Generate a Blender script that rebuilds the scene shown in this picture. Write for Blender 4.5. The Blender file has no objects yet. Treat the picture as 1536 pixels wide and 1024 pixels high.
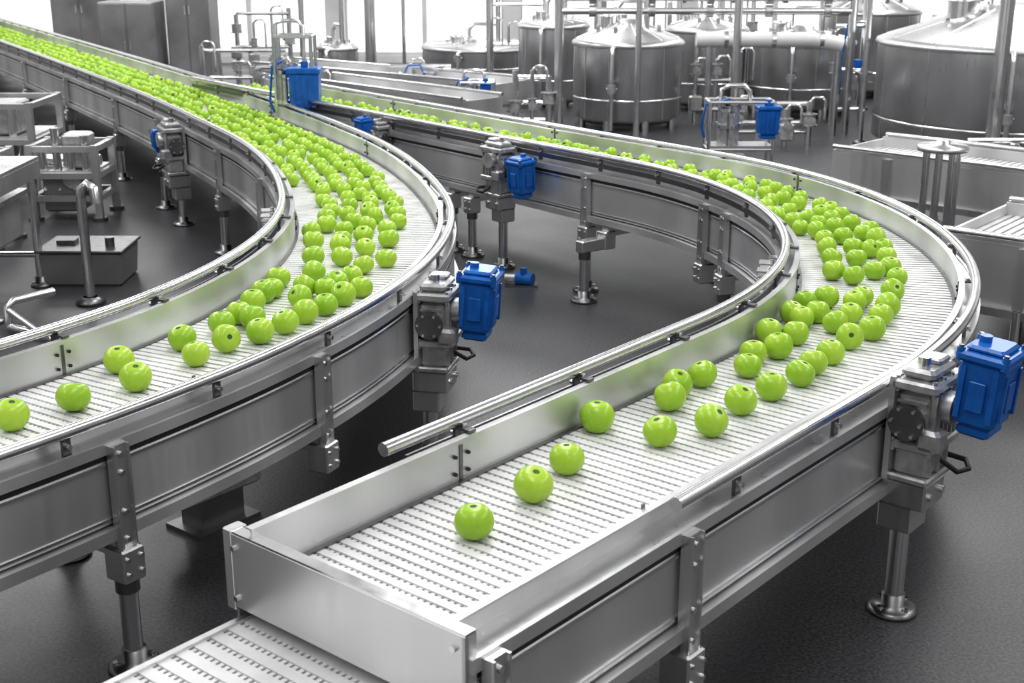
import bpy, bmesh, math, random, numpy as np
from mathutils import Vector, Matrix
random.seed(7)
rng=np.random.RandomState(5)
ZB=0.48           # belt surface height
# ------------------------------------------------------------------ materials
def new_mat(name,col,rough=.5,metal=0.,spec=.5):
    m=bpy.data.materials.new(name);m.use_nodes=True
    b=m.node_tree.nodes['Principled BSDF']
    b.inputs['Base Color'].default_value=(*col,1);b.inputs['Roughness'].default_value=rough
    b.inputs['Metallic'].default_value=metal
    b.inputs['Specular IOR Level'].default_value=spec
    return m
def nodes(m): return m.node_tree.nodes,m.node_tree.links,m.node_tree.nodes['Principled BSDF']
def noise_chain(m,scale,vec_scale,lo,hi,target,coord='Object',detail=4,pmin=.3,pmax=.7):
    n,l,b=nodes(m)
    tc=n.new('ShaderNodeTexCoord');mp=n.new('ShaderNodeMapping');mp.inputs['Scale'].default_value=vec_scale
    nz=n.new('ShaderNodeTexNoise');nz.inputs['Scale'].default_value=scale;nz.inputs['Detail'].default_value=detail
    l.new(tc.outputs[coord],mp.inputs[0]);l.new(mp.outputs[0],nz.inputs['Vector'])
    if isinstance(lo,tuple):
        r=n.new('ShaderNodeValToRGB');r.color_ramp.elements[0].position=pmin;r.color_ramp.elements[1].position=pmax
        r.color_ramp.elements[0].color=(*lo,1);r.color_ramp.elements[1].color=(*hi,1)
        l.new(nz.outputs['Fac'],r.inputs[0]);l.new(r.outputs[0],b.inputs[target])
    else:
        r=n.new('ShaderNodeMapRange');r.inputs['From Min'].default_value=pmin;r.inputs['From Max'].default_value=pmax
        r.inputs['To Min'].default_value=lo;r.inputs['To Max'].default_value=hi
        l.new(nz.outputs['Fac'],r.inputs[0]);l.new(r.outputs[0],b.inputs[target])
    return nz
def bump(m,scale,vec_scale,strength,dist=.01,detail=1):
    n,l,b=nodes(m)
    tc=n.new('ShaderNodeTexCoord');mp=n.new('ShaderNodeMapping');mp.inputs['Scale'].default_value=vec_scale
    nz=n.new('ShaderNodeTexNoise');nz.inputs['Scale'].default_value=scale;nz.inputs['Detail'].default_value=detail
    bp=n.new('ShaderNodeBump');bp.inputs['Strength'].default_value=strength;bp.inputs['Distance'].default_value=dist
    l.new(tc.outputs['Object'],mp.inputs[0]);l.new(mp.outputs[0],nz.inputs['Vector'])
    l.new(nz.outputs['Fac'],bp.inputs['Height']);l.new(bp.outputs[0],b.inputs['Normal'])
STEEL=new_mat('brushed_steel',(.6,.6,.6),.3,.92)
noise_chain(STEEL,1,(50,50,3),.27,.36,'Roughness',detail=2);noise_chain(STEEL,1,(3.5,3.5,.7),(.56,.56,.565),(.76,.76,.765),'Base Color',detail=1)  # stretched noise paints soft vertical reflection streaks into the base colour
bump(STEEL,1,(3,3,.6),.10,.02,0)
PANEL=new_mat('satin_steel_panel',(.6,.6,.6),.4,.70)
noise_chain(PANEL,1,(50,50,3),.30,.40,'Roughness',detail=2);noise_chain(PANEL,1,(4,4,.7),(.50,.50,.505),(.80,.80,.805),'Base Color',detail=1)  # panel base colour also carries painted upright streaks of reflected light
bump(PANEL,1,(3.5,3.5,.6),.14,.02,0)
POL=new_mat('polished_steel',(.80,.80,.805),.2,1)
noise_chain(POL,1,(20,20,20),.16,.26,'Roughness')
DST=new_mat('dark_steel',(.22,.22,.225),.38,1);noise_chain(DST,1,(30,30,30),.28,.42,'Roughness')
CAST=new_mat('cast_aluminium',(.55,.55,.56),.36,.75);noise_chain(CAST,1,(30,30,30),(.40,.40,.405),(.66,.66,.665),'Base Color')
BELT=new_mat('belt_plastic',(.7,.7,.7),.38);noise_chain(BELT,1,(10,10,10),(.62,.62,.62),(.82,.82,.82),'Base Color')
BELTD=new_mat('belt_gap',(.05,.05,.05),.6)
BLUE=new_mat('blue_paint',(.008,.115,.46),.28);noise_chain(BLUE,1,(25,25,25),(.005,.10,.38),(.012,.15,.50),'Base Color')
BLACK=new_mat('black_rubber',(.02,.02,.022),.5)
TOM=new_mat('green_tomato_skin',(.36,.60,.035),.26)
noise_chain(TOM,1,(9,9,9),(.28,.49,.028),(.43,.62,.060),'Base Color')
_b=TOM.node_tree.nodes['Principled BSDF'];_b.inputs['Subsurface Weight'].default_value=.12;_b.inputs['Subsurface Radius'].default_value=(.02,.02,.005);_b.inputs['Subsurface Scale'].default_value=.4
SCAR=new_mat('stem_scar',(.06,.10,.015),.6)
FLOOR=new_mat('epoxy_floor',(.05,.05,.055),.5)
noise_chain(FLOOR,1,(1.6,1.6,1.6),.32,.46,'Roughness',detail=5);noise_chain(FLOOR,130,(1,1,1),(.026,.0265,.029),(.105,.106,.111),'Base Color',detail=4)
WALL=new_mat('painted_wall',(.6,.6,.6),.6);noise_chain(WALL,2,(1,1,1),(.55,.55,.55),(.7,.7,.7),'Base Color')
GREYP=new_mat('grey_paint',(.12,.12,.125),.45,.3);noise_chain(GREYP,3,(1,1,1),(.18,.18,.185),(.32,.32,.325),'Base Color')
WHITEP=new_mat('white_cladding',(.72,.72,.72),.4)
GLOW=new_mat('window_glass',(.9,.9,.9),.3);_g=GLOW.node_tree.nodes['Principled BSDF'];_g.inputs['Emission Color'].default_value=(1,1,1,1);_g.inputs['Emission Strength'].default_value=.75
# ------------------------------------------------------------------ mesh builder
class MB:
    def __init__(s): s.v=[];s.f=[];s.m=[];s.sm=[];s.mats=[]
    def mi(s,mat):
        if mat not in s.mats: s.mats.append(mat)
        return s.mats.index(mat)
    def add(s,vs,fs,mat,smooth=False):
        o=len(s.v);s.v.extend(vs);k=s.mi(mat)
        for f in fs: s.f.append([i+o for i in f]);s.m.append(k);s.sm.append(smooth)
    def box(s,c,d,mat,R=None,bev=0.0,taper=1.0):
        hx,hy,hz=d[0]/2,d[1]/2,d[2]/2
        if bev<=0:
            vs=[Vector((x*hx*(taper if z<0 else 1),y*hy*(taper if z<0 else 1),z*hz)) for z in(-1,1) for y in(-1,1) for x in(-1,1)]
            fs=[(0,2,3,1),(4,5,7,6),(0,1,5,4),(2,6,7,3),(0,4,6,2),(1,3,7,5)]
        else:
            b=bev;vs=[];fs=[]
            rings=[(hz,-b),(hz-b,0),(-hz+b,0),(-hz,-b)]
            for z,i in rings:
                t=taper if z<0 else 1
                X=(hx+i)*t;Y=(hy+i)*t;q=b
                for px,py in((X-q,-Y),(X,-Y+q),(X,Y-q),(X-q,Y),(-X+q,Y),(-X,Y-q),(-X,-Y+q),(-X+q,-Y)): vs.append(Vector((px,py,z)))
            for r in range(3):
                for i in range(8):
                    j=(i+1)%8;fs.append((r*8+i,(r+1)*8+i,(r+1)*8+j,r*8+j))
            fs.append(tuple(range(8)));fs.append(tuple(reversed(range(24,32))))
        C=Vector(c)
        vs=[(R@v+C if R else v+C) for v in vs]
        s.add([tuple(v) for v in vs],fs,mat)
    def cyl(s,p0,p1,r,mat,n=14,r1=None,cap=True):
        p0=Vector(p0);p1=Vector(p1);d=(p1-p0).normalized();r1=r if r1 is None else r1
        a=d.orthogonal().normalized();b=d.cross(a)
        vs=[];
        for p,rr in((p0,r),(p1,r1)):
            for i in range(n):
                t=2*math.pi*i/n;vs.append(tuple(p+a*math.cos(t)*rr+b*math.sin(t)*rr))
        s.add(vs,[(i,(i+1)%n,n+(i+1)%n,n+i) for i in range(n)],mat,True)
        if cap: s.add(vs[:n],[tuple(reversed(range(n)))],mat);s.add(vs[n:],[tuple(range(n))],mat)
    def tube(s,pts,r,mat,n=10):
        P=[Vector(p) for p in pts];vs=[];a=None
        for i,p in enumerate(P):
            d=(P[min(i+1,len(P)-1)]-P[max(i-1,0)]).normalized()
            a=d.orthogonal().normalized() if a is None else (a-d*a.dot(d)).normalized()
            b=d.cross(a)
            for j in range(n):
                t=2*math.pi*j/n;vs.append(tuple(p+a*math.cos(t)*r+b*math.sin(t)*r))
        fs=[]
        for i in range(len(P)-1):
            for j in range(n): fs.append((i*n+j,i*n+(j+1)%n,(i+1)*n+(j+1)%n,(i+1)*n+j))
        s.add(vs,fs,mat,True)
        s.add(vs[:n],[tuple(reversed(range(n)))],mat);s.add(vs[-n:],[tuple(range(n))],mat)
    def lathe(s,c,prof,mat,n=40,smooth=True):
        vs=[];c=Vector(c)
        for r,z in prof:
            for i in range(n):
                t=2*math.pi*i/n;vs.append((c.x+r*math.cos(t),c.y+r*math.sin(t),c.z+z))
        fs=[(k*n+i,k*n+(i+1)%n,(k+1)*n+(i+1)%n,(k+1)*n+i) for k in range(len(prof)-1) for i in range(n)]
        s.add(vs,fs,mat,smooth)
    def build(s,name,parent=None,recalc=True):
        me=bpy.data.meshes.new(name);me.from_pydata(s.v,[],s.f)
        for m in s.mats: me.materials.append(m)
        me.polygons.foreach_set('material_index',s.m);me.polygons.foreach_set('use_smooth',s.sm)
        if recalc:
            bm=bmesh.new();bm.from_mesh(me);bmesh.ops.recalc_face_normals(bm,faces=bm.faces);bm.to_mesh(me);bm.free()
        me.update()
        ob=bpy.data.objects.new(name,me);bpy.context.collection.objects.link(ob)
        if parent: ob.parent=parent
        return ob
def empty(name):
    e=bpy.data.objects.new(name,None);bpy.context.collection.objects.link(e);return e
# ------------------------------------------------------------------ conveyor path
class Path:
    def __init__(s,x,y,t,segs,w,back=0.):
        s.ss=[];s.xy=[];s.th=[];s.w=w
        S=0
        if back: s.ss.append(-back);s.xy.append((x-back*math.cos(t),y-back*math.sin(t)));s.th.append(t)
        for L,k in segs:
            n=max(1,int(L/.02))
            for i in range(n):
                s.ss.append(S);s.xy.append((x,y));s.th.append(t);ds=L/n
                x+=ds*math.cos(t+k*ds/2);y+=ds*math.sin(t+k*ds/2);t+=k*ds;S+=ds
        s.ss.append(S);s.xy.append((x,y));s.th.append(t);s.S=S
        s.xs=np.array([p[0] for p in s.xy]);s.ys=np.array([p[1] for p in s.xy]);s.sa=np.array(s.ss);s.ta=np.array(s.th)
    def at(s,q): return np.interp(q,s.sa,s.xs),np.interp(q,s.sa,s.ys),np.interp(q,s.sa,s.ta)
    def W(s,q): return np.interp(q,[a for a,b in s.w],[b for a,b in s.w])
    def pt(s,q,o,z=0):
        x,y,t=s.at(q);return Vector((x-math.sin(t)*o,y+math.cos(t)*o,z))
    def edge(s,q,side,d,z): return s.pt(q,side*(s.W(q)/2+d),z)
    def near(s,x,y): return float(s.sa[((s.xs-x)**2+(s.ys-y)**2).argmin()])
def ssteps(a,b,ds): 
    n=max(1,int(math.ceil((b-a)/ds)));return [a+(b-a)*i/n for i in range(n+1)]
def sweep(mb,P,a,b,side,prof,mat,ds=.05,closed=True,smooth=False):
    st=ssteps(a,b,ds);n=len(prof);vs=[]
    for q in st:
        for d,z in prof: vs.append(tuple(P.edge(q,side,d,ZB+z)))
    fs=[];m=n if closed else n-1
    for k in range(len(st)-1):
        for i in range(m): fs.append((k*n+i,k*n+(i+1)%n,(k+1)*n+(i+1)%n,(k+1)*n+i))
    mb.add(vs,fs,mat,smooth)
    if closed: mb.add(vs[:n],[tuple(range(n))],mat);mb.add(vs[-n:],[tuple(reversed(range(n)))],mat)
def rect(d0,d1,z0,z1): return [(d0,z0),(d1,z0),(d1,z1),(d0,z1)]
def circ(d,z,r,n=12): return [(d+r*math.cos(2*math.pi*i/n),z+r*math.sin(2*math.pi*i/n)) for i in range(n)]
def frame(P,q,side):
    x,y,t=P.at(q);T=Vector((math.cos(t),math.sin(t),0));N=Vector((-math.sin(t),math.cos(t),0))*side
    R=Matrix((N,T,Vector((0,0,1)))).transposed();return R
def belt(mb,P,a,b,fine_to,z=ZB,pitch=.026,wfun=None):
    """modular plastic belt: solid slat rows joined by small hinge links with open holes between them"""
    w=wfun or P.W
    st=ssteps(a,b,.06);vs=[]
    for q in st:
        for o,zz in((-w(q)/2,z-.009),(w(q)/2,z-.009),(w(q)/2,z-.02),(-w(q)/2,z-.02)): vs.append(tuple(P.pt(q,o,zz)))
    mb.add(vs,[(k*4+i,k*4+(i+1)%4,(k+1)*4+(i+1)%4,(k+1)*4+i) for k in range(len(st)-1) for i in range(4)],BELTD)
    q=a+.02
    while q<b-.02:
        W=w(q);f=q<fine_to
        x,y,t=P.at(q);ct,sn=math.cos(t),math.sin(t)
        vs=[];fs=[]
        def blk(l0,l1,o0,o1,zt):
            k=len(vs)
            for zz in (zt,z-.0095):
                for (l,o) in((l0,o0),(l0,o1),(l1,o1),(l1,o0)):
                    vs.append((x+ct*l-sn*o,y+sn*l+ct*o,zz))
            fs.extend([(k,k+3,k+2,k+1),(k,k+1,k+5,k+4),(k+3,k+7,k+6,k+2),(k,k+4,k+7,k+3),(k+1,k+2,k+6,k+5)])
        hw=pitch*.33
        blk(-hw,hw,-W/2,W/2,z)
        if f:
            nt=int(W/.0135)
            for j in range(nt):
                o0=-W/2+W*(j+.12)/nt;o1=-W/2+W*(j+.72)/nt
                blk(hw,pitch-hw,o0,o1,z-.0030)
        mb.add(vs,fs,BELT)
        q+=pitch
def foot(mb,p,r=.056):
    x,y=p[0],p[1]
    mb.lathe((x,y,0),[(0,.0),(r,.0),(r,.008),(r*.85,.014),(.026,.02),(.026,.045),(0,.045)],DST,28)
    for i in range(4):
        a=i*math.pi/2+.5;mb.cyl((x+r*.72*math.cos(a),y+r*.72*math.sin(a),.012),(x+r*.72*math.cos(a),y+r*.72*math.sin(a),.022),.006,POL,8)
PD=.066
def post(mb,P,q,side,leg=True,bar=True,reach=0.,top=.025,lr=.02):
    R=frame(P,q,side);N=Vector(R.col[0]);T=Vector(R.col[1])
    c=P.edge(q,side,PD,0)
    if bar:
        mb.box(c+Vector((0,0,ZB+(top-.20)/2)),(.016,.040,top+.20),STEEL,R)
        for s in(-1,1): mb.box(c+N*.011+T*s*.017+Vector((0,0,ZB+(top-.20)/2)),(.008,.005,top+.20),STEEL,R)
        for z in(.005,-.035,-.12,-.18):
            mb.cyl(c+N*.008+Vector((0,0,ZB+z)),c+N*.014+Vector((0,0,ZB+z)),.006,POL,8)
    mb.box(c-N*.008+Vector((0,0,ZB-.235)),(.062,.056,.075),STEEL,R,bev=.004)
    mb.box(c-N*.08+Vector((0,0,ZB-.20)),(.16,.04,.04),STEEL,R)
    for s in(-1,1):
        for z in(-.218,-.252): mb.cyl(c+N*.022+T*s*.017+Vector((0,0,ZB+z)),c+N*.028+T*s*.017+Vector((0,0,ZB+z)),.005,POL,8)
    if leg:
        l=c-N*.008+N*reach
        if reach: mb.box(c+N*reach/2+Vector((0,0,ZB-.245)),(reach+.05,.045,.05),STEEL,R,bev=.004)
        mb.cyl((l.x,l.y,.03),(l.x,l.y,ZB-.26),lr,POL,18)
        mb.cyl((l.x,l.y,ZB-.30),(l.x,l.y,ZB-.265),lr+.005,DST,18)
        foot(mb,l)
def conveyor(name,P,a,b,posts,fine_to=4.,inner_tube=None,outer_tube=None):
    E=empty(name)
    mb=MB();belt(mb,P,a+.01,b,fine_to);mb.build('belt',E)
    mb=MB()
    for side in(1,-1):
        zt=.085 if side>0 else .068
        sweep(mb,P,a,b,side,[(0,-.02),(.004,-.02),(.004,zt-.003),(.016,zt-.003),(.016,zt),(0,zt)],PANEL)
        sweep(mb,P,a,b,side,rect(-.010,0,.0005,.004),DST)
        sweep(mb,P,a,b,side,rect(.004,.052,.022,.027),STEEL)       # ledge
        sweep(mb,P,a,b,side,rect(.046,.052,-.145,.022),PANEL)      # side panel
        sweep(mb,P,a,b,side,rect(.052,.060,.006,.030),PANEL)       # upper strip
        sweep(mb,P,a,b,side,rect(.052,.0535,-.008,.006),BLACK)     # black strip below the upper strip
        sweep(mb,P,a,b,side,rect(.052,.056,-.018,-.012),POL)
        sweep(mb,P,a,b,side,rect(.052,.055,-.138,-.132),POL)
        sweep(mb,P,a,b,side,rect(.044,.070,-.176,-.150),PANEL)     # lower beam
        sweep(mb,P,a,b,side,rect(-.03,.044,-.165,-.160),DST)
    mb.build('side_frames',E)
    mb=MB()
    for side,(ta,tb) in((1,inner_tube or (a,b)),(-1,outer_tube or (a,b))):
        zt=.103 if side>0 else .076
        dd=.044
        sweep(mb,P,ta,tb,side,circ(dd,zt,.0135),POL,smooth=True)
        if side>0: sweep(mb,P,ta+.06,tb,side,rect(dd,dd+.005,zt-.05,zt-.03),DST)
        q=ta+.2
        while q<tb:
            R=frame(P,q,side);N=Vector(R.col[0]);T=Vector(R.col[1])
            mb.box(P.edge(q,side,.026,ZB+zt-.014),(.044,.018,.005),DST,R);mb.box(P.edge(q,side,dd,ZB+zt-.038),(.008,.018,.052),DST,R)
            c=P.edge(q,side,dd+.004,ZB+zt-.028);mb.cyl(c,c+N*.010,.0055,POL,8)
            c=P.edge(q,side,.026,ZB+zt-.012);mb.cyl(c,c+Vector((0,0,.008)),.005,POL,8)
            q+=.38
    # spring clip stacks at the tight part of the inner curve
    for q in(2.25,2.36):
        R=frame(P,q,1);N=Vector(R.col[0])
        for k in range(4):
            mb.box(P.edge(q,1,.085,ZB+.055-.017*k),(.065-.006*k,.05,.004),POL,R)
        mb.cyl(P.edge(q,1,.08,ZB-.01),P.edge(q,1,.08,ZB+.065),.007,POL,8)
    mb.build('guide_rails',E)
    mb=MB()
    q=a+.2
    while q<b-.1:
        p0=P.edge(q,1,.03,ZB-.12);p1=P.edge(q,-1,.03,ZB-.12);mb.cyl(p0,p1,.014,DST,10)
        q+=.5
    for q in(.50,2.2,3.7,5.2,6.6):
        if a<q<b:
            for side in(1,-1):
                R=frame(P,q,side);N=Vector(R.col[0])
                mb.box(P.edge(q,side,-.001,ZB+.04),(.003,.008,.07),DST,R)
                for dz in(.02,.055):
                    for dt in(-.018,.018):
                        c=P.edge(q+dt,side,-.001,ZB+dz);mb.cyl(c,c-N*.005,.004,BLACK,8)
    mb.build('cross_members',E)
    mb=MB()
    for kw in posts: post(mb,P,**kw)
    mb.build('supports',E)
    return E
def loc(P,q,side,d=.060,dz=0):
    R=frame(P,q,side);o=P.edge(q,side,d,ZB+dz);return o,R
def motor(name,o,R,leg=True,sc=1.0,bx=.16,by=.0,bz=.045,bs=1.0):
    """gear motor; local x = away from conveyor, y = along, z up"""
    E=empty(name);L=lambda x,y,z:o+R@Vector((x*sc,y*sc,z*sc))
    D=lambda a,b,c:(a*sc,b*sc,c*sc)
    g=MB()
    g.box(L(.006,0,-.03),D(.012,.15,.22),STEEL,R)
    g.box(L(.048,0,.0),D(.076,.115,.10),CAST,R,bev=.008*sc)
    g.box(L(.050,0,.066),D(.095,.150,.022),CAST,R,bev=.005*sc)
    g.box(L(.048,0,.088),D(.070,.115,.022),CAST,R,bev=.007*sc)
    g.box(L(.048,.02,.104),D(.05,.05,.014),CAST,R,bev=.004*sc)
    g.box(L(.050,0,-.062),D(.095,.140,.02),CAST,R,bev=.004*sc)
    g.box(L(.046,0,-.10),D(.070,.105,.06),CAST,R,bev=.006*sc)
    g.box(L(.046,0,-.137),D(.088,.125,.016),CAST,R,bev=.004*sc)
    for y in(-.056,-.034,-.012,.012,.034,.056): g.box(L(.088,y,.0),D(.010,.006,.10),CAST,R)
    for y in(-.04,0,.04): g.box(L(.083,y,-.10),D(.010,.006,.055),CAST,R)
    for z in(-.03,-.01,.01,.03): g.box(L(.045,-.06,z),D(.06,.008,.006),CAST,R)
    g.cyl(L(.0,-.01,.02),L(.115,-.01,.02),.034*sc,CAST,20)
    g.cyl(L(.045,-.080,-.005),L(.045,.080,-.005),.03*sc,CAST,20)
    g.cyl(L(.045,-.088,-.005),L(.045,-.080,-.005),.038*sc,DST,20)
    for k in range(6):
        a=k*math.pi/3;g.cyl(L(.045+.030*math.cos(a),-.093,-.005+.030*math.sin(a)),L(.045+.030*math.cos(a),-.088,-.005+.030*math.sin(a)),.004*sc,POL,6)
    for y in(-.064,-.02,.02,.064):
        for x in(.012,.088): 
            g.cyl(L(x,y,.05),L(x,y,.083),.005*sc,POL,8);g.cyl(L(x,y,-.076),L(x,y,-.048),.005*sc,POL,8)
    g.box(L(.085,-.045,-.045),D(.05,.05,.05),CAST,R,bev=.008*sc)
    g.cyl(L(.05,-.03,.098),L(.05,-.03,.12),.012*sc,POL,12)
    if leg:
        g.box(L(.035,0,-.175),D(.10,.10,.06),STEEL,R,bev=.005*sc)
        g.box(L(.02,0,-.235),D(.075,.08,.06),STEEL,R,bev=.004*sc)
        for y in(-.03,.03): g.cyl(L(.08,y,-.175),L(.092,y,-.175),.008*sc,POL,8)
        p=L(.02,0,0);g.cyl((p.x,p.y,.03),(p.x,p.y,o.z-.25*sc),.021,POL,18);foot(g,p)
        g.tube([L(.08,.01,-.10),L(.12,.02,-.125),L(.135,.04,-.12),L(.12,.06,-.11),L(.05,.07,-.11)],.006*sc,BLACK,8)
    g.build('gearbox',E)
    b=MB();Rt=R@Matrix.Rotation(math.radians(4),3,'Y');s2=sc*bs
    c=lambda x,y,z:L(bx,by,bz)+Rt@Vector((x*s2,y*s2,z*s2))
    D=lambda a,b_,c_:(a*s2,b_*s2,c_*s2)
    b.box(c(0,0,-.008),D(.105,.120,.160),BLUE,Rt,bev=.012*s2,taper=.90)
    b.box(c(0,0,.078),D(.118,.134,.022),BLUE,Rt,bev=.006*s2)
    b.box(c(0,0,.094),D(.085,.10,.016),BLUE,Rt,bev=.006*s2)
    b.box(c(0,0,-.098),D(.075,.09,.024),BLUE,Rt,bev=.006*s2)
    for y in(-.04,.04): b.box(c(.053,y,-.005),D(.008,.010,.11),BLUE,Rt)
    b.box(c(.053,0,-.01),D(.006,.04,.07),BLUE,Rt,bev=.002*s2)
    for x in(-.036,.036):
        for s in(-1,1): b.box(c(x,.060*s,-.005),D(.012,.008,.12),BLUE,Rt)
    for s in(-1,1): b.box(c(0,.060*s,-.01),D(.04,.006,.07),BLUE,Rt,bev=.002*s2)
    for x in(-.05,.05):
        for y in(-.058,.058):
            b.cyl(c(x,y,.066),c(x,y,.096),.009*s2,BLUE,10);b.cyl(c(x,y,.096),c(x,y,.101),.006*s2,DST,8)
    b.cyl(c(-.02,0,.10),c(-.02,0,.116),.014*s2,BLUE,12)
    p0=L(.06,by*.6,.0);b.cyl(p0,c(0,0,-.02),.028*s2,CAST,16)
    b.build('motor_housing',E)
    return E
# ------------------------------------------------------------------ conveyors
PA=Path(-.258,1.766,.875,[(1.40,0),(2.80,.491),(3.9,0)],[(0,.41),(1,.42),(2.5,.44),(9,.46)],back=1.6)
PB=Path(-1.150,2.375,.925,[(.55,.2),(1.82,.39),(1.62,.175),(2.5,.03),(7.6,.003)],[(-1,.42),(.8,.42),(2.2,.49),(4.5,.54),(20,.56)],back=1.6)
A=conveyor('curved_conveyor',PA,0.,PA.S,
  [dict(q=.04,side=-1,leg=False),dict(q=.55,side=-1,leg=False),dict(q=1.05,side=1),dict(q=2.6,side=1,leg=False),dict(q=2.9,side=-1),
   dict(q=3.35,side=1),dict(q=3.55,side=1,leg=False),dict(q=4.15,side=-1),dict(q=4.40,side=1),dict(q=4.28,side=1,bar=False,reach=.12),
   dict(q=5.2,side=1,bar=False),dict(q=5.35,side=1,bar=False),dict(q=6.2,side=1),dict(q=7.2,side=1),dict(q=6.5,side=-1)],
  fine_to=4.6,inner_tube=(.34,PA.S),outer_tube=(.53,PA.S))
B=conveyor('curved_conveyor',PB,-1.2,PB.S,
  [dict(q=.235,side=-1),dict(q=.84,side=-1,leg=False),dict(q=-.4,side=-1),dict(q=.5,side=1),dict(q=2.3,side=1),dict(q=2.6,side=-1),dict(q=3.2,side=1),
   dict(q=4.1,side=1),dict(q=4.4,side=-1),dict(q=5.3,side=1),dict(q=6.0,side=-1),dict(q=6.3,side=1),dict(q=7.6,side=1),dict(q=9.,side=1),dict(q=10.5,side=1)],
  fine_to=4.2)
mb=MB();R=frame(PA,0,-1);N=Vector(R.col[0]);T=Vector(R.col[1]);W=PA.W(0)
c=PA.pt(-.006,0,0)
mb.box(c+Vector((0,0,ZB+.003)),(W+.11,.008,.13),PANEL,R)
mb.box(c+T*.008+Vector((0,0,ZB+.070)),(W+.11,.022,.005),POL,R)
mb.box(c-N*(W/2+.052)+T*.012+Vector((0,0,ZB+.002)),(.022,.034,.145),PANEL,R,bev=.002)
mb.box(c+N*(W/2+.052)+T*.008+Vector((0,0,ZB+.000)),(.006,.024,.135),PANEL,R)
for s in(-1,1):
    for z in(.045,-.045):
        mb.cyl(c+N*s*(W/2+.035)-T*.004+Vector((0,0,ZB+z)),c+N*s*(W/2+.035)-T*.009+Vector((0,0,ZB+z)),.005,POL,8)
mb.build('end_plate',A)
PL=Path(PA.pt(.5,0).x,PA.pt(.5,0).y,.875+math.pi,[(2.2,0)],[(0,.46)])
E=empty('transfer_conveyor');mb=MB();belt(mb,PL,0,2.2,3,z=ZB-.085,pitch=.034);mb.build('belt',E)
mb=MB()
for s in(-1,1): sweep(mb,PL,.0,2.2,s,rect(0,.012,-.14,-.08),STEEL)
p=PL.pt(.35,0);mb.box((p.x,p.y,ZB-.14),(.4,.05,.05),DST,frame(PL,.35,1));mb.cyl((p.x,p.y,0.01),(p.x,p.y,ZB-.12),.03,POL);foot(mb,p,.08)
mb.build('frame',E)
o,R=loc(PA,1.40,-1,dz=.015);motor('gear_motor',o,R,sc=1.06,bs=.88,bx=.165,bz=.075)
o,R=loc(PB,1.40,-1,dz=-.045);motor('gear_motor',o,R,sc=1.06,bs=.9)
q=PA.near(-.03,5.81);o,R=loc(PA,q,1,dz=-.0);motor('gear_motor',o,R,bx=.07,by=-.19,bz=-.03,bs=.85)
q=PB.near(-1.9,6.6);o,R=loc(PB,q,1,dz=-.05);motor('gear_motor',o,R,bx=.085,by=.11,bz=0,bs=.5,sc=1.1)
q=PA.near(-.62,6.6);o,R=loc(PA,q,1);motor('gear_motor',o,R,sc=.8,bx=.12,by=.05,bs=.8)
# ------------------------------------------------------------------ tomatoes
def tomato_template(nu,nv):
    vs=[];fs=[];mi=[]
    for j in range(nv+1):
        th=math.pi*j/nv
        for i in range(nu):
            ph=2*math.pi*i/nu
            r=math.sin(th)**.92*(1+.018*math.cos(5*ph)*math.sin(th))
            z=.90*math.cos(th)
            if th<.75: z-=.13*(1-th/.75)**1.3
            if th>2.6: z+=.05*((th-2.6)/.54)
            vs.append((r*math.cos(ph),r*math.sin(ph),z))
    for j in range(nv):
        for i in range(nu):
            fs.append((j*nu+i,(j+1)*nu+i,(j+1)*nu+(i+1)%nu,j*nu+(i+1)%nu));mi.append(1 if (j==0) else 0)
    return np.array(vs),np.array(fs),mi
TH=tomato_template(30,20);TL=tomato_template(14,9)
def tomatoes(name,items):
    V=[];Fs=[];M=[];o=0
    for (x,y,D,hi) in items:
        tv,tf,tm=TH if hi else TL
        a=rng.uniform(0,6.28);tl=abs(rng.normal(0,.28));ax=rng.uniform(0,6.28)
        if rng.rand()<.12: tl=rng.uniform(.6,1.3)
        Rm=np.array(Matrix.Rotation(tl,3,Vector((math.cos(ax),math.sin(ax),0)))@Matrix.Rotation(a,3,'Z'))
        r=D/2;q=(tv*np.array([1,1,rng.uniform(.98,1.08)])*r)@Rm.T
        q+=np.array([x,y,ZB-q[:,2].min()-.0002])
        V.append(q);Fs.append(tf+o);M+=tm;o+=len(tv)
    me=bpy.data.meshes.new(name);me.from_pydata(np.vstack(V).tolist(),[],np.vstack(Fs).tolist())
    me.materials.append(TOM);me.materials.append(SCAR);me.polygons.foreach_set('material_index',M)
    me.polygons.foreach_set('use_smooth',[True]*len(M));me.update()
    ob=bpy.data.objects.new(name,me);bpy.context.collection.objects.link(ob);return ob
# fruit positions on the belt in millimetres (x+3000, y), base 36, three digits each
CA='29j1ks2cf1p02e91sj2g91ym2jn1wf2mq1xv2p021f2ku2202lk24b2nf26d2qm2882rb23y2tn26h2re2ar2tc2c22ux28n2wl2aw2v52f42tb2fg2yn2e130s2g92yi2hq2we2j32vx2ka2xu2kh3082ka32c2js33f2lw2zg2oi2xk2nd32a2ow31b2nd34z2q931w2wr3372v735d2wz36m2us32q30w34x31436z2y337o31u33734u35t39l35m35336w34b38734u38j38i33x38s33t3bk3803az3613dv3813fc34w3fn3953cp'
CB='1id1yu1ky2201ln2921np25l1om2dv1qc2ag1qk2hk1rr2df1ra2k41sj2ix1rp2nd1tp2fg1s12pv1sh2r91sf2ud1v32hq1w62k41v42ob1v02rg1v52vn1xb2mg1wo2r91yd2ow1xc2sw1y92v71zh2rg1yv2yk'
def dec(c): return [((int(c[i:i+3],36)-3000)/1000,int(c[i+3:i+6],36)/1000) for i in range(0,len(c),6)]
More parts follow.
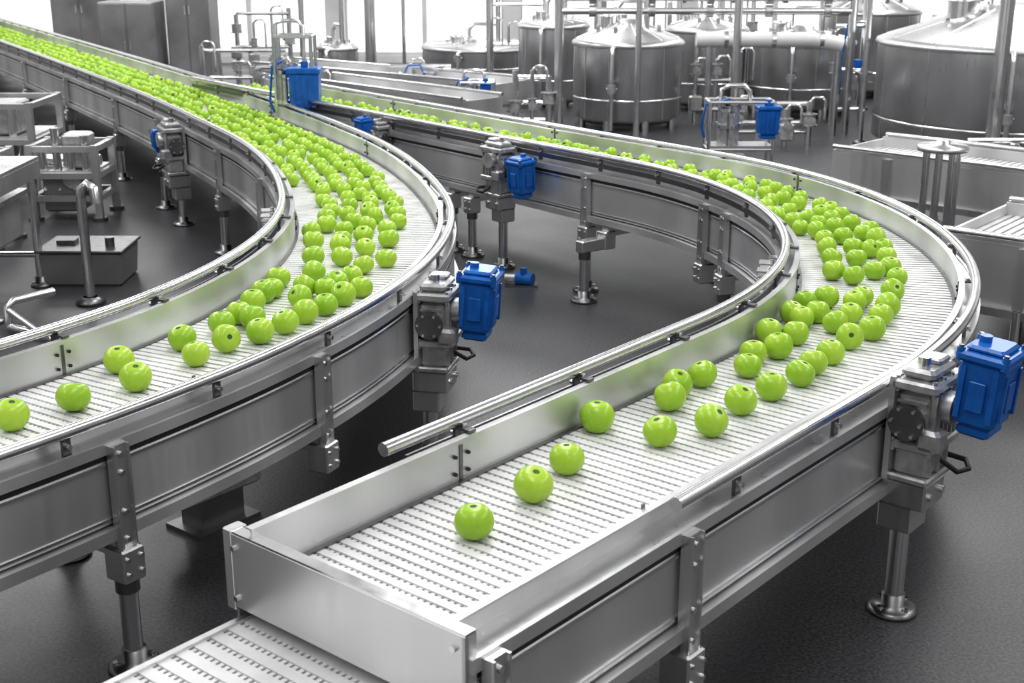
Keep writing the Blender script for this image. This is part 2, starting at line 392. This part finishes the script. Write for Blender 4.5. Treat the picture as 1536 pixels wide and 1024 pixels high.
LA=dec(CA);LB=dec(CB)+[(-.615,3.936),(-.526,3.936),(-.647,4.156),(-.389,3.927),(-.467,4.062),(-.404,4.183),(-.557,4.183),(-.492,4.232),(-.637,4.406),(-.497,4.406),(-.569,4.34),(-.424,4.345),(-.675,4.30),(-.551,4.09)]
def dsize(q): return float(np.interp(q,[0,1.5,2.6,4,6],[.072,.069,.064,.058,.056]))*rng.uniform(.95,1.05)
def fill(P,pts,s0,s1,olo,ohi,n,gap):
    items=[]
    for x,y in pts:
        q=P.near(x,y);items.append((x,y,dsize(q),True))
    G={}
    def key(x,y): return (int(x//.10),int(y//.10))
    for i in items: G.setdefault(key(i[0],i[1]),[]).append(i[:2])
    for _ in range(n):
        q=rng.uniform(s0,s1);lo=np.interp(q,*olo);hi=np.interp(q,*ohi);o=rng.uniform(lo,hi)
        # fruit travels in loose lanes
        pitch=.080;o=round((o-lo)/pitch)*pitch+lo+rng.normal(0,.009)
        p=P.pt(q,o);k=key(p.x,p.y);D=dsize(q);ok=True;g=np.interp(q,*gap)
        for i in(-1,0,1):
            for j in(-1,0,1):
                for z in G.get((k[0]+i,k[1]+j),()):
                    if (z[0]-p.x)**2+(z[1]-p.y)**2<(D*g)**2: ok=False
        if ok: G.setdefault(k,[]).append((p.x,p.y));items.append((p.x,p.y,D*.98,q<4.5))
    return items
iA=fill(PA,LA,2.85,PA.S,([0,3,4.5,9],[-.12,-.12,-.13,-.13]),([0,3,4.5,9],[.16,.17,.14,.12]),1500,([0,5,6.5],[1.15,1.15,1.1]))
iB=fill(PB,LB,2.15,PB.S,([0,2,2.9,4,9],[-.10,-.10,-.12,-.15,-.17]),([0,2,4,9],[.14,.15,.18,.17]),3800,([0,4,6],[1.15,1.18,1.12]))
tomatoes('green_tomatoes',iA);tomatoes('green_tomatoes',iB)
# ------------------------------------------------------------------ straight conveyors behind
def straight(name,x,y,ang,L,w,ztop,h=.16,legs=(.3,1.4)):
    global ZB
    E=empty(name);z0=ZB;ZB=ztop
    P=Path(x,y,ang,[(L,0)],[(0,w)])
    mb=MB();belt(mb,P,0,L,0,z=ztop,pitch=.035);mb.build('belt',E)
    mb=MB()
    for s in(-1,1):
        sweep(mb,P,0,L,s,rect(0,.012,-.02,.05),PANEL,ds=1);sweep(mb,P,0,L,s,rect(.03,.036,-h,.03),PANEL,ds=1)
        sweep(mb,P,0,L,s,rect(.012,.03,.018,.024),STEEL,ds=1)
        sweep(mb,P,0,L,s,circ(.04,.058,.012),POL,ds=1,smooth=True);sweep(mb,P,0,L,s,rect(.025,.06,-h-.03,-h),POL,ds=1)
        for q in legs:
            p=P.edge(q,s,.045,0);R=frame(P,q,s);mb.box(p+Vector((0,0,ztop-h/2)),(.02,.04,h+.05),STEEL,R)
            mb.cyl((p.x,p.y,.02),(p.x,p.y,ztop-h),.02,POL);foot(mb,p)
    mb.box(P.pt(0,0,ztop-.04),(w+.07,.012,.16),PANEL,frame(P,0,1))
    mb.build('frame',E);ZB=z0;return E
straight('straight_conveyor',1.79,4.93,-.68,3.2,.62,.38,.2,(.3,1.2,2.4))
straight('straight_conveyor',1.80,6.74,-.76,3.6,.46,.38,.16,(.3,1.5,2.8))
straight('straight_conveyor',.0,10.1,2.5,2.6,.4,.32,.16,(.4,1.5,2.2))
straight('straight_conveyor',-.2,8.9,2.35,1.9,.3,.34,.16,(.4,1.5))
# ------------------------------------------------------------------ tanks
def tank(x,y,R,z0,z1,zc,name='steel_tank'):
    E=empty(name);mb=MB()
    mb.lathe((x,y,0),[(0,z0-.03),(R*.85,z0-.02),(R,z0+.03),(R,z1)],STEEL,64)
    mb.lathe((x,y,0),[(R+.012,z1-.02),(R+.02,z1-.01),(R+.012,z1+.012),(R*.96,z1+.03),(R*.25,zc),(R*.22,zc+.03),(0,zc+.035)],STEEL,64)
    mb.lathe((x,y,0),[(R+.003,z0+.16),(R+.008,z0+.165),(R+.008,z0+.175),(R+.003,z0+.18)],POL,64)
    for i in range(8):
        a=i*math.pi/4+.3;mb.cyl((x+R*.9*math.cos(a),y+R*.9*math.sin(a),0.0),(x+R*.9*math.cos(a),y+R*.9*math.sin(a),z0+.05),.03,POL,10)
        mb.box((x+R*.6*math.cos(a),y+R*.6*math.sin(a),z1+.03+(zc-z1)*.53),(.03,.03,.04),POL)
    # vertical panel seams and radial lid ribs
    for i in range(12):
        a=i*math.pi/6+.1;ca,sa=math.cos(a),math.sin(a)
        mb.cyl((x+(R+.001)*ca,y+(R+.001)*sa,z0+.03),(x+(R+.001)*ca,y+(R+.001)*sa,z1),.005,POL,6)
        mb.cyl((x+R*.95*ca,y+R*.95*sa,z1+.032),(x+R*.26*ca,y+R*.26*sa,zc),.007,POL,6)
    mb.build('vessel',E)
    mb=MB();mb.cyl((x+R*.3,y-R*.3,zc-.06),(x+R*.3,y-R*.3,zc+.6),.025,POL);mb.cyl((x-R*.4,y,zc-.07),(x-R*.4,y,zc+.05),R*.12,POL,20)
    mb.tube([(x-R*.2,y-.02,zc),(x-R*.2,y,zc+.12),(x-R*.1,y,zc+.17),(x+R*.3,y,zc+.17)],.02,POL)
    mb.lathe((x-R*.4,y,zc),[(R*.15,.05),(R*.15,.065),(0,.07)],POL,20)
    a=-1.9;px,py=x+(R+.06)*math.cos(a),y+(R+.06)*math.sin(a)
    mb.tube([(x+R*.9*math.cos(a),y+R*.9*math.sin(a),z1+.0),(px,py,z1-.02),(px,py,z1-.06),(px,py,.12),(px,py,.02)],.018,POL)
    mb.cyl((px,py,.3),(px,py,.36),.035,CAST,12);mb.cyl((px-.04,py,.33),(px+.04,py,.33),.01,CAST,8)
    mb.build('fittings',E)
tank(3.42,9.15,.88,.06,.74,.96);tank(.90,10.35,.42,.06,.64,.78);tank(1.66,11.4,.34,.06,.66,.76);tank(.36,11.6,.30,.06,.68,.74)
tank(2.40,11.1,.44,.06,.58,.68);tank(-.3,12.9,.56,.05,.39,.43);tank(-1.62,12.4,.18,.05,.42,.46);tank(4.9,12.0,.7,.06,.8,1.0);tank(3.3,12.4,.45,.06,.75,.9)
mb=MB()
mb.tube([(1.35,9.8,.70),(2.2,9.8,.70),(2.34,9.8,.68),(2.42,9.8,.66)],.055,WHITEP,14);mb.cyl((1.45,9.8,0),(1.45,9.8,.7),.025,POL);mb.cyl((2.40,9.8,0),(2.40,9.8,.7),.025,POL)
for x in(1.55,1.9,2.25): mb.cyl((x,9.8,.70),(x+.03,9.8,.70),.062,POL,16)
mb.build('insulated_pipe')
mb=MB()
for (y,z,x0,x1,r) in((9.85,.90,.35,2.5,.025),(12.1,.98,-.2,4.1,.035),(13.2,.83,.9,3.4,.03),(9.85,1.0,.35,2.5,.03),(13.2,.95,.9,3.4,.03)):
    mb.cyl((x0,y,z),(x1,y,z),r,POL,10)
    mb.cyl((x0,y,z+.1),(x0,y,0),r,POL,10);mb.cyl((x1,y,z+.1),(x1,y,0),r,POL,10)
    for k in range(5):
        xx=x0+(x1-x0)*(k+.5)/5;mb.cyl((xx,y,z),(xx+.05,y,z),r*1.7,CAST,12)
mb.build('pipe_rack')
def manifold(x,y,w,h,seed,blue=True):
    """valve manifold: risers, headers, valve bodies and hand wheels"""
    r=random.Random(seed);mb=MB();n=max(3,int(w/.11))
    for z in(.10,h*.55,h):
        mb.cyl((x-w/2,y,z),(x+w/2,y,z),.016,POL,10)
    for k in range(n):
        xx=x-w/2+w*k/(n-1);yy=y+r.uniform(-.06,.06);hh=h*r.uniform(.75,1.15);rr=r.uniform(.012,.026)
        mb.cyl((xx,yy,0),(xx,yy,hh),rr,POL,10)
        zz=h*r.uniform(.3,.8);mb.cyl((xx,yy,zz),(xx,yy,zz+.07),rr*2.0,CAST,12);mb.cyl((xx,yy,zz-.008),(xx,yy,zz),rr*2.7,POL,12);mb.cyl((xx,yy,zz+.07),(xx,yy,zz+.078),rr*2.7,POL,12)
        mb.cyl((xx,yy,zz+.035),(xx,yy-.09,zz+.035),.008,POL,8);mb.cyl((xx,yy-.09,zz+.035),(xx,yy-.1,zz+.035),.03,CAST,14)
        if r.random()<.6:
            mb.tube([(xx,yy,hh-.02),(xx,yy,hh),(xx+.03,yy,hh+.03),(xx+.09,yy,hh+.03),(xx+.11,yy,hh),(xx+.11,yy,hh*.6)],.010,POL,8)
        if r.random()<.4: mb.box((xx,yy-.05,h*r.uniform(.2,.5)),(.10,.08,.12),CAST,bev=.01)
    if blue:
        mb.tube([(x-w*.3,y-.05,h*.3),(x-w*.32,y-.07,h*.7),(x-w*.2,y-.07,h*1.02),(x,y-.06,h*1.04),(x+w*.08,y-.06,h*.8)],.008,BLUE,8)
        mb.box((x+w*.2,y-.08,h*.62),(.06,.05,.07),BLUE,bev=.006)
    mb.build('valve_manifold')
for i,a in enumerate(((-2.25,11.2,.7,.50,False),(-.75,10.9,.5,.40,True),(.05,12.55,.5,.80,False),(1.15,12.8,.7,.90,False),(2.0,12.5,.5,.85,False),(2.66,10.5,.24,.75,True),(1.85,9.3,.5,.30,False),(-1.75,10.3,.45,.45,True),(.15,9.9,.25,.42,False),(2.85,7.6,.4,.30,False),(1.62,10.5,.35,.60,False),(-2.4,12.9,.5,.7,False))):
    manifold(a[0],a[1],a[2],a[3],i*3+1,a[4])
for (x,y,r) in((2.96,8.05,.045),(.9,9.5,.022),(1.6,9.5,.03),(2.98,11.3,.03),(2.5,9.4,.02),(-1.45,13.7,.06),(-2.1,13.4,.03),(-1.1,13.6,.02),(-3.0,12.9,.03),(.35,10.4,.02)):
    mb=MB();mb.cyl((x,y,0),(x,y,3),r,POL,16);mb.lathe((x,y,0),[(0,0),(r*2.4,0),(r*2.4,.015),(r,.03)],DST,20);mb.build('support_pole')
def valve_unit(name,x,y,ztop,zb0,zb1,bw,bx,hw=.12):
    E=empty(name);mb=MB()
    for dx in(-hw,hw):
        for dy in(-.08,.08):
            mb.cyl((x+dx,y+dy,0),(x+dx,y+dy,ztop-.08),.010,POL,8)
            mb.lathe((x+dx,y+dy,0),[(0,0),(.03,0),(.03,.01),(.01,.015)],DST,12)
    for z in(ztop-.08,zb0-.06,.12):
        for dy in(-.08,.08): mb.cyl((x-hw,y+dy,z),(x+hw,y+dy,z),.009,POL,8)
        for dx in(-hw,hw): mb.cyl((x+dx,y-.08,z),(x+dx,y+.08,z),.009,POL,8)
    mb.box((x,y,zb0-.05),(hw*2,.17,.02),STEEL)
    for dx,dy,r,z in((-.08,-.03,.03,.0),(-.02,.02,.025,.03),(-.09,.05,.02,.05),(-.05,-.07,.016,-.02)):
        mb.cyl((x+dx,y+dy,zb0-.04),(x+dx,y+dy,zb1-.02+z),r,CAST,14);mb.cyl((x+dx,y+dy,zb0+.05),(x+dx,y+dy,zb0+.07),r*1.5,POL,14)
        mb.cyl((x+dx,y+dy,zb1-.04+z),(x+dx,y+dy,zb1-.02+z),r*1.3,POL,14)
    mb.box((x-.03,y,zb0-.16),(.16,.12,.12),CAST,bev=.01);mb.cyl((x-.03,y-.09,zb0-.16),(x-.03,y-.06,zb0-.16),.045,POL,18)
    mb.tube([(x-.1,y,zb1),(x-.1,y,ztop-.02),(x-.06,y,ztop),(x+.02,y,ztop),(x+.05,y,ztop-.03),(x+.05,y,zb1)],.012,POL)
    mb.tube([(x-hw-.02,y-.04,zb0),(x-hw-.04,y-.05,zb0+.06),(x-hw-.02,y-.05,zb1),(x-.06,y-.05,zb1+.03)],.007,BLUE)
    mb.build('pipework',E)
    b=MB();zc=(zb0+zb1)/2;h=zb1-zb0
    b.box((x+bx,y-.07,zc),(bw,bw*.8,h*.8),BLUE,None,bev=.012,taper=.93);b.box((x+bx,y-.07,zb1-h*.07),(bw*1.12,bw*.9,h*.13),BLUE,None,bev=.006)
    b.box((x+bx,y-.07,zb0+h*.05),(bw*.7,bw*.6,h*.1),BLUE,None,bev=.004)
    for i in(-.3,-.1,.1,.3): b.box((x+bx+i*bw,y-.07-bw*.41,zc),(.006,.008,h*.6),BLUE)
    b.cyl((x+bx,y-.07,zb1),(x+bx,y-.07,zb1+.03),.02,BLUE,12)
    b.build('actuator',E)
valve_unit('valve_station',-1.19,7.3,1.0,.51,.76,.165,.06,hw=.10)
valve_unit('valve_station',1.22,7.05,.68,.41,.585,.12,.14,hw=.17)
valve_unit('valve_station',-.25,9.6,.5,.32,.42,.08,.06)
valve_unit('valve_station',-2.98,6.3,.70,.40,.54,.08,-.06)
E=MB();x,y=1.95,5.9
for dx,dy in((-.07,0),(-.03,-.05),(.03,-.05),(.07,0),(.0,.04)): E.cyl((x+dx,y+dy,.02),(x+dx,y+dy,.53),.017,POL,14)
E.lathe((x,y,0),[(0,.52),(.11,.52),(.115,.53),(.11,.545),(.03,.55),(.03,.565),(0,.566)],STEEL,32)
E.lathe((x,y,0),[(0,.0),(.12,.0),(.12,.03),(.09,.035),(0,.035)],DST,32);E.build('roller_stand')
# machinery left of the left conveyor
def machine(x,y,w,d,h,seed):
    r=random.Random(seed);E=empty('packing_machine');mb=MB()
    for dx in(-1,1):
        for dy in(-1,1):
            mb.box((x+dx*w/2,y+dy*d/2,h/2),(.035,.035,h),STEEL);mb.cyl((x+dx*w/2,y+dy*d/2,0),(x+dx*w/2,y+dy*d/2,.02),.04,DST,14)
    for z in(.12,h*.6,h-.02):
        for dy in(-1,1): mb.box((x,y+dy*d/2,z),(w,.03,.03),STEEL)
        for dx in(-1,1): mb.box((x+dx*w/2,y,z),(.03,d,.03),STEEL)
    mb.box((x,y,h*.6+.02),(w*.95,d*.95,.01),STEEL);mb.build('frame',E)
    mb=MB()
    mb.box((x-w*.1,y,h*.6-.10),(w*.6,d*.7,.2),GREYP,bev=.01);mb.box((x+w*.15,y-d*.1,h*.6+.12),(w*.4,d*.5,.18),CAST,bev=.012)
    for k in range(4):
        xx=x-w*.35+w*.22*k;mb.cyl((xx,y-d*.35,h*.6),(xx,y-d*.35,h*.6+r.uniform(.1,.25)),.022,POL,12);mb.cyl((xx,y-d*.35,.15),(xx,y-d*.2,h*.55),.014,POL,8)
    mb.cyl((x-w*.4,y,.3),(x+w*.45,y,.3),.03,POL,14);mb.cyl((x+w*.1,y-d*.45,.22),(x+w*.1,y+d*.3,.22),.05,CAST,16)
    mb.build('mechanism',E)
machine(-3.05,7.6,.7,.5,.55,3);machine(-4.0,8.8,.8,.6,.6,5);machine(-2.35,6.95,.34,.3,.40,8);machine(-2.60,6.25,.26,.3,.46,11)
E=empty('work_table');mb=MB();tx=-2.58;tz=.55
mb.box((tx,5.2,tz),(1.15,.62,.02),STEEL);mb.box((tx,4.89,tz-.04),(1.15,.012,.07),STEEL);mb.box((tx+.57,5.2,tz-.04),(.012,.62,.07),STEEL)
mb.build('top',E);mb=MB()
for dx in(-.54,.54):
    for dy in(-.28,.28): mb.cyl((tx+dx,5.2+dy,0),(tx+dx,5.2+dy,tz-.01),.018,POL);foot(mb,(tx+dx,5.2+dy),.045)
for dy in(-.28,.28): mb.cyl((tx-.54,5.2+dy,.14),(tx+.54,5.2+dy,.14),.014,POL)
mb.box((tx,5.2,.32),(1.0,.5,.18),GREYP,bev=.01);mb.box((tx,5.2,.42),(1.06,.56,.02),STEEL);mb.build('legs',E)
mb=MB();mb.box((-1.86,5.6,.075),(.36,.28,.15),GREYP,bev=.01,taper=.94);mb.box((-1.86,5.6,.155),(.38,.30,.012),DST,bev=.004);mb.cyl((-1.75,5.55,.16),(-1.75,5.55,.2),.02,DST);mb.box((-1.95,5.6,.17),(.08,.06,.02),DST);mb.build('floor_sump_box')
mb=MB();mb.tube([(-1.74,5.2,.02),(-1.74,5.2,.44),(-1.735,5.2,.48),(-1.71,5.2,.50),(-1.685,5.2,.48),(-1.68,5.2,.42)],.02,POL);mb.lathe((-1.74,5.2,0),[(0,0),(.06,0),(.06,.015),(.03,.03)],DST,20);mb.build('floor_standpipe')
mb=MB()
mb.tube([(-1.93,4.80,.02),(-1.93,4.80,.10),(-1.91,4.82,.12),(-1.80,4.95,.12)],.016,POL);mb.tube([(-1.93,4.8,.02),(-1.65,4.62,.02),(-1.55,4.75,.02)],.016,POL);mb.tube([(-1.93,4.80,.09),(-1.78,4.70,.03)],.012,POL);mb.build('floor_bracket')
mb=MB();mb.cyl((.02,5.50,.03),(.09,5.47,.03),.028,BLUE,14);mb.cyl((-.03,5.51,.03),(.02,5.50,.03),.018,CAST,12);mb.cyl((.05,5.48,.03),(.05,5.48,.08),.015,BLUE,12);mb.box((.04,5.48,.004),(.14,.06,.008),DST);mb.build('floor_valve')
E=MB();x,y=-.78,3.12;Rz=Matrix.Rotation(.9,3,'Z')
E.box((x,y,.11),(.26,.10,.05),CAST,Rz,bev=.008);E.box((x,y,.16),(.2,.07,.05),CAST,Rz,bev=.01);E.box((x,y,.05),(.14,.08,.10),DST,Rz)
for k in range(5):
    c=Vector((x,y,0))+Rz@Vector((-.1+.05*k,0,0));E.cyl((c.x,c.y,.13),(c.x,c.y,.21),.014,POL,12);E.cyl((c.x,c.y,.20),(c.x,c.y,.215),.02,CAST,8)
c=Rz@Vector((.16,0,0));E.cyl((x-c.x,y-c.y,.13),(x+c.x,y+c.y,.13),.025,POL,16)
E.box((x,y,.006),(.2,.14,.012),DST,Rz);E.build('belt_tensioner')
def cabinet(x0,x1,y,d,h,mat=GREYP):
    E=empty('control_cabinet');mb=MB();w=x1-x0
    mb.box(((x0+x1)/2,y+d/2,h/2+.05),(w,d,h-.1),mat,bev=.008);mb.box(((x0+x1)/2,y+d/2,.03),(w*.95,d*.95,.06),BLACK)
    for i in(-1,1): mb.box(((x0+x1)/2+i*w*.245,y-.004,h/2+.05),(w*.46,.01,h*.85),mat,bev=.003);mb.box(((x0+x1)/2+i*w*.05,y-.014,h*.55),(.012,.012,.08),POL)
    mb.build('body',E)
cabinet(-3.7,-3.2,12.0,.4,.85);cabinet(-3.14,-2.75,12.2,.4,1.4);cabinet(-4.9,-4.3,14.3,.5,1.2)
# ------------------------------------------------------------------ room
YW=15.3
mb=MB();mb.box((0,7.5,-.05),(34,33,.1),FLOOR);mb.build('floor')
mb=MB();mb.box((0,YW+.1,.04),(30,.2,.08),WALL);mb.box((0,YW+.1,3.4),(30,.2,1.2),WALL)
mb.build('wall_back')
k=0
for i in range(-14,15,2):
    mb=MB();mb.box((i+1,YW+.12,1.44),(1.8,.04,2.72),GLOW)
    for dx in(-.9,.9,0): mb.box((i+1+dx,YW+.05,1.44),(.05 if dx==0 else .04,.08,2.72),WALL)
    for z in(.10,.75,2.8): mb.box((i+1,YW+.05,z),(1.84,.08,.04),WALL)
    k+=1;mb.build('window_%d'%k)
for i in range(-14,15,2):
    mb=MB();mb.box((i,YW-.05,2),(.2,.3,4),WALL);mb.build('wall_column')
mb=MB();mb.box((-12,8,2),(.2,14.6,4),WALL);mb.build('wall_left')
mb=MB();mb.box((12,8,2),(.2,14.6,4),WALL);mb.build('wall_right')
# ------------------------------------------------------------------ light
w=bpy.data.worlds.new('World');bpy.context.scene.world=w;w.use_nodes=True
n,l=w.node_tree.nodes,w.node_tree.links;bg=n['Background'];tc=n.new('ShaderNodeTexCoord');mp=n.new('ShaderNodeMapping');mp.inputs['Scale'].default_value=(4,4,1.2)
nz=n.new('ShaderNodeTexNoise');nz.inputs['Scale'].default_value=1.;nz.inputs['Detail'].default_value=2
r=n.new('ShaderNodeValToRGB');r.color_ramp.elements[0].position=.43;r.color_ramp.elements[1].position=.57
r.color_ramp.elements[0].color=(.12,.12,.12,1);r.color_ramp.elements[1].color=(1.2,1.2,1.2,1)
l.new(tc.outputs['Generated'],mp.inputs[0]);l.new(mp.outputs[0],nz.inputs['Vector']);l.new(nz.outputs['Fac'],r.inputs[0]);l.new(r.outputs[0],bg.inputs[0]);bg.inputs[1].default_value=.82
def area(x,y,z,sx,sy,e,name='ceiling_light',rot=(0,0,0)):
    L=bpy.data.lights.new(name,'AREA');L.shape='RECTANGLE';L.size=sx;L.size_y=sy;L.energy=e;o=bpy.data.objects.new(name,L);o.location=(x,y,z);o.rotation_euler=rot;bpy.context.collection.objects.link(o)
for y,e in((1.5,44),(5,62),(9,78),(13,85)):
    for x in(-4,0,4): area(x,y,3.6,.9,2.6,e)
# ------------------------------------------------------------------ camera
pp=math.radians(17.553)
cd=bpy.data.cameras.new('camera');cam=bpy.data.objects.new('camera',cd);bpy.context.collection.objects.link(cam)
cam.location=(0,0,1.48);cam.rotation_euler=(math.radians(90)-pp,0,0);cd.lens=45.94;cd.sensor_width=36
cd.dof.use_dof=True;cd.dof.focus_distance=3.2;cd.dof.aperture_fstop=9
bpy.context.scene.camera=cam
bpy.context.scene.view_settings.view_transform='Standard'
bpy.context.scene.view_settings.gamma=.86
bpy.context.scene.view_settings.exposure=.05
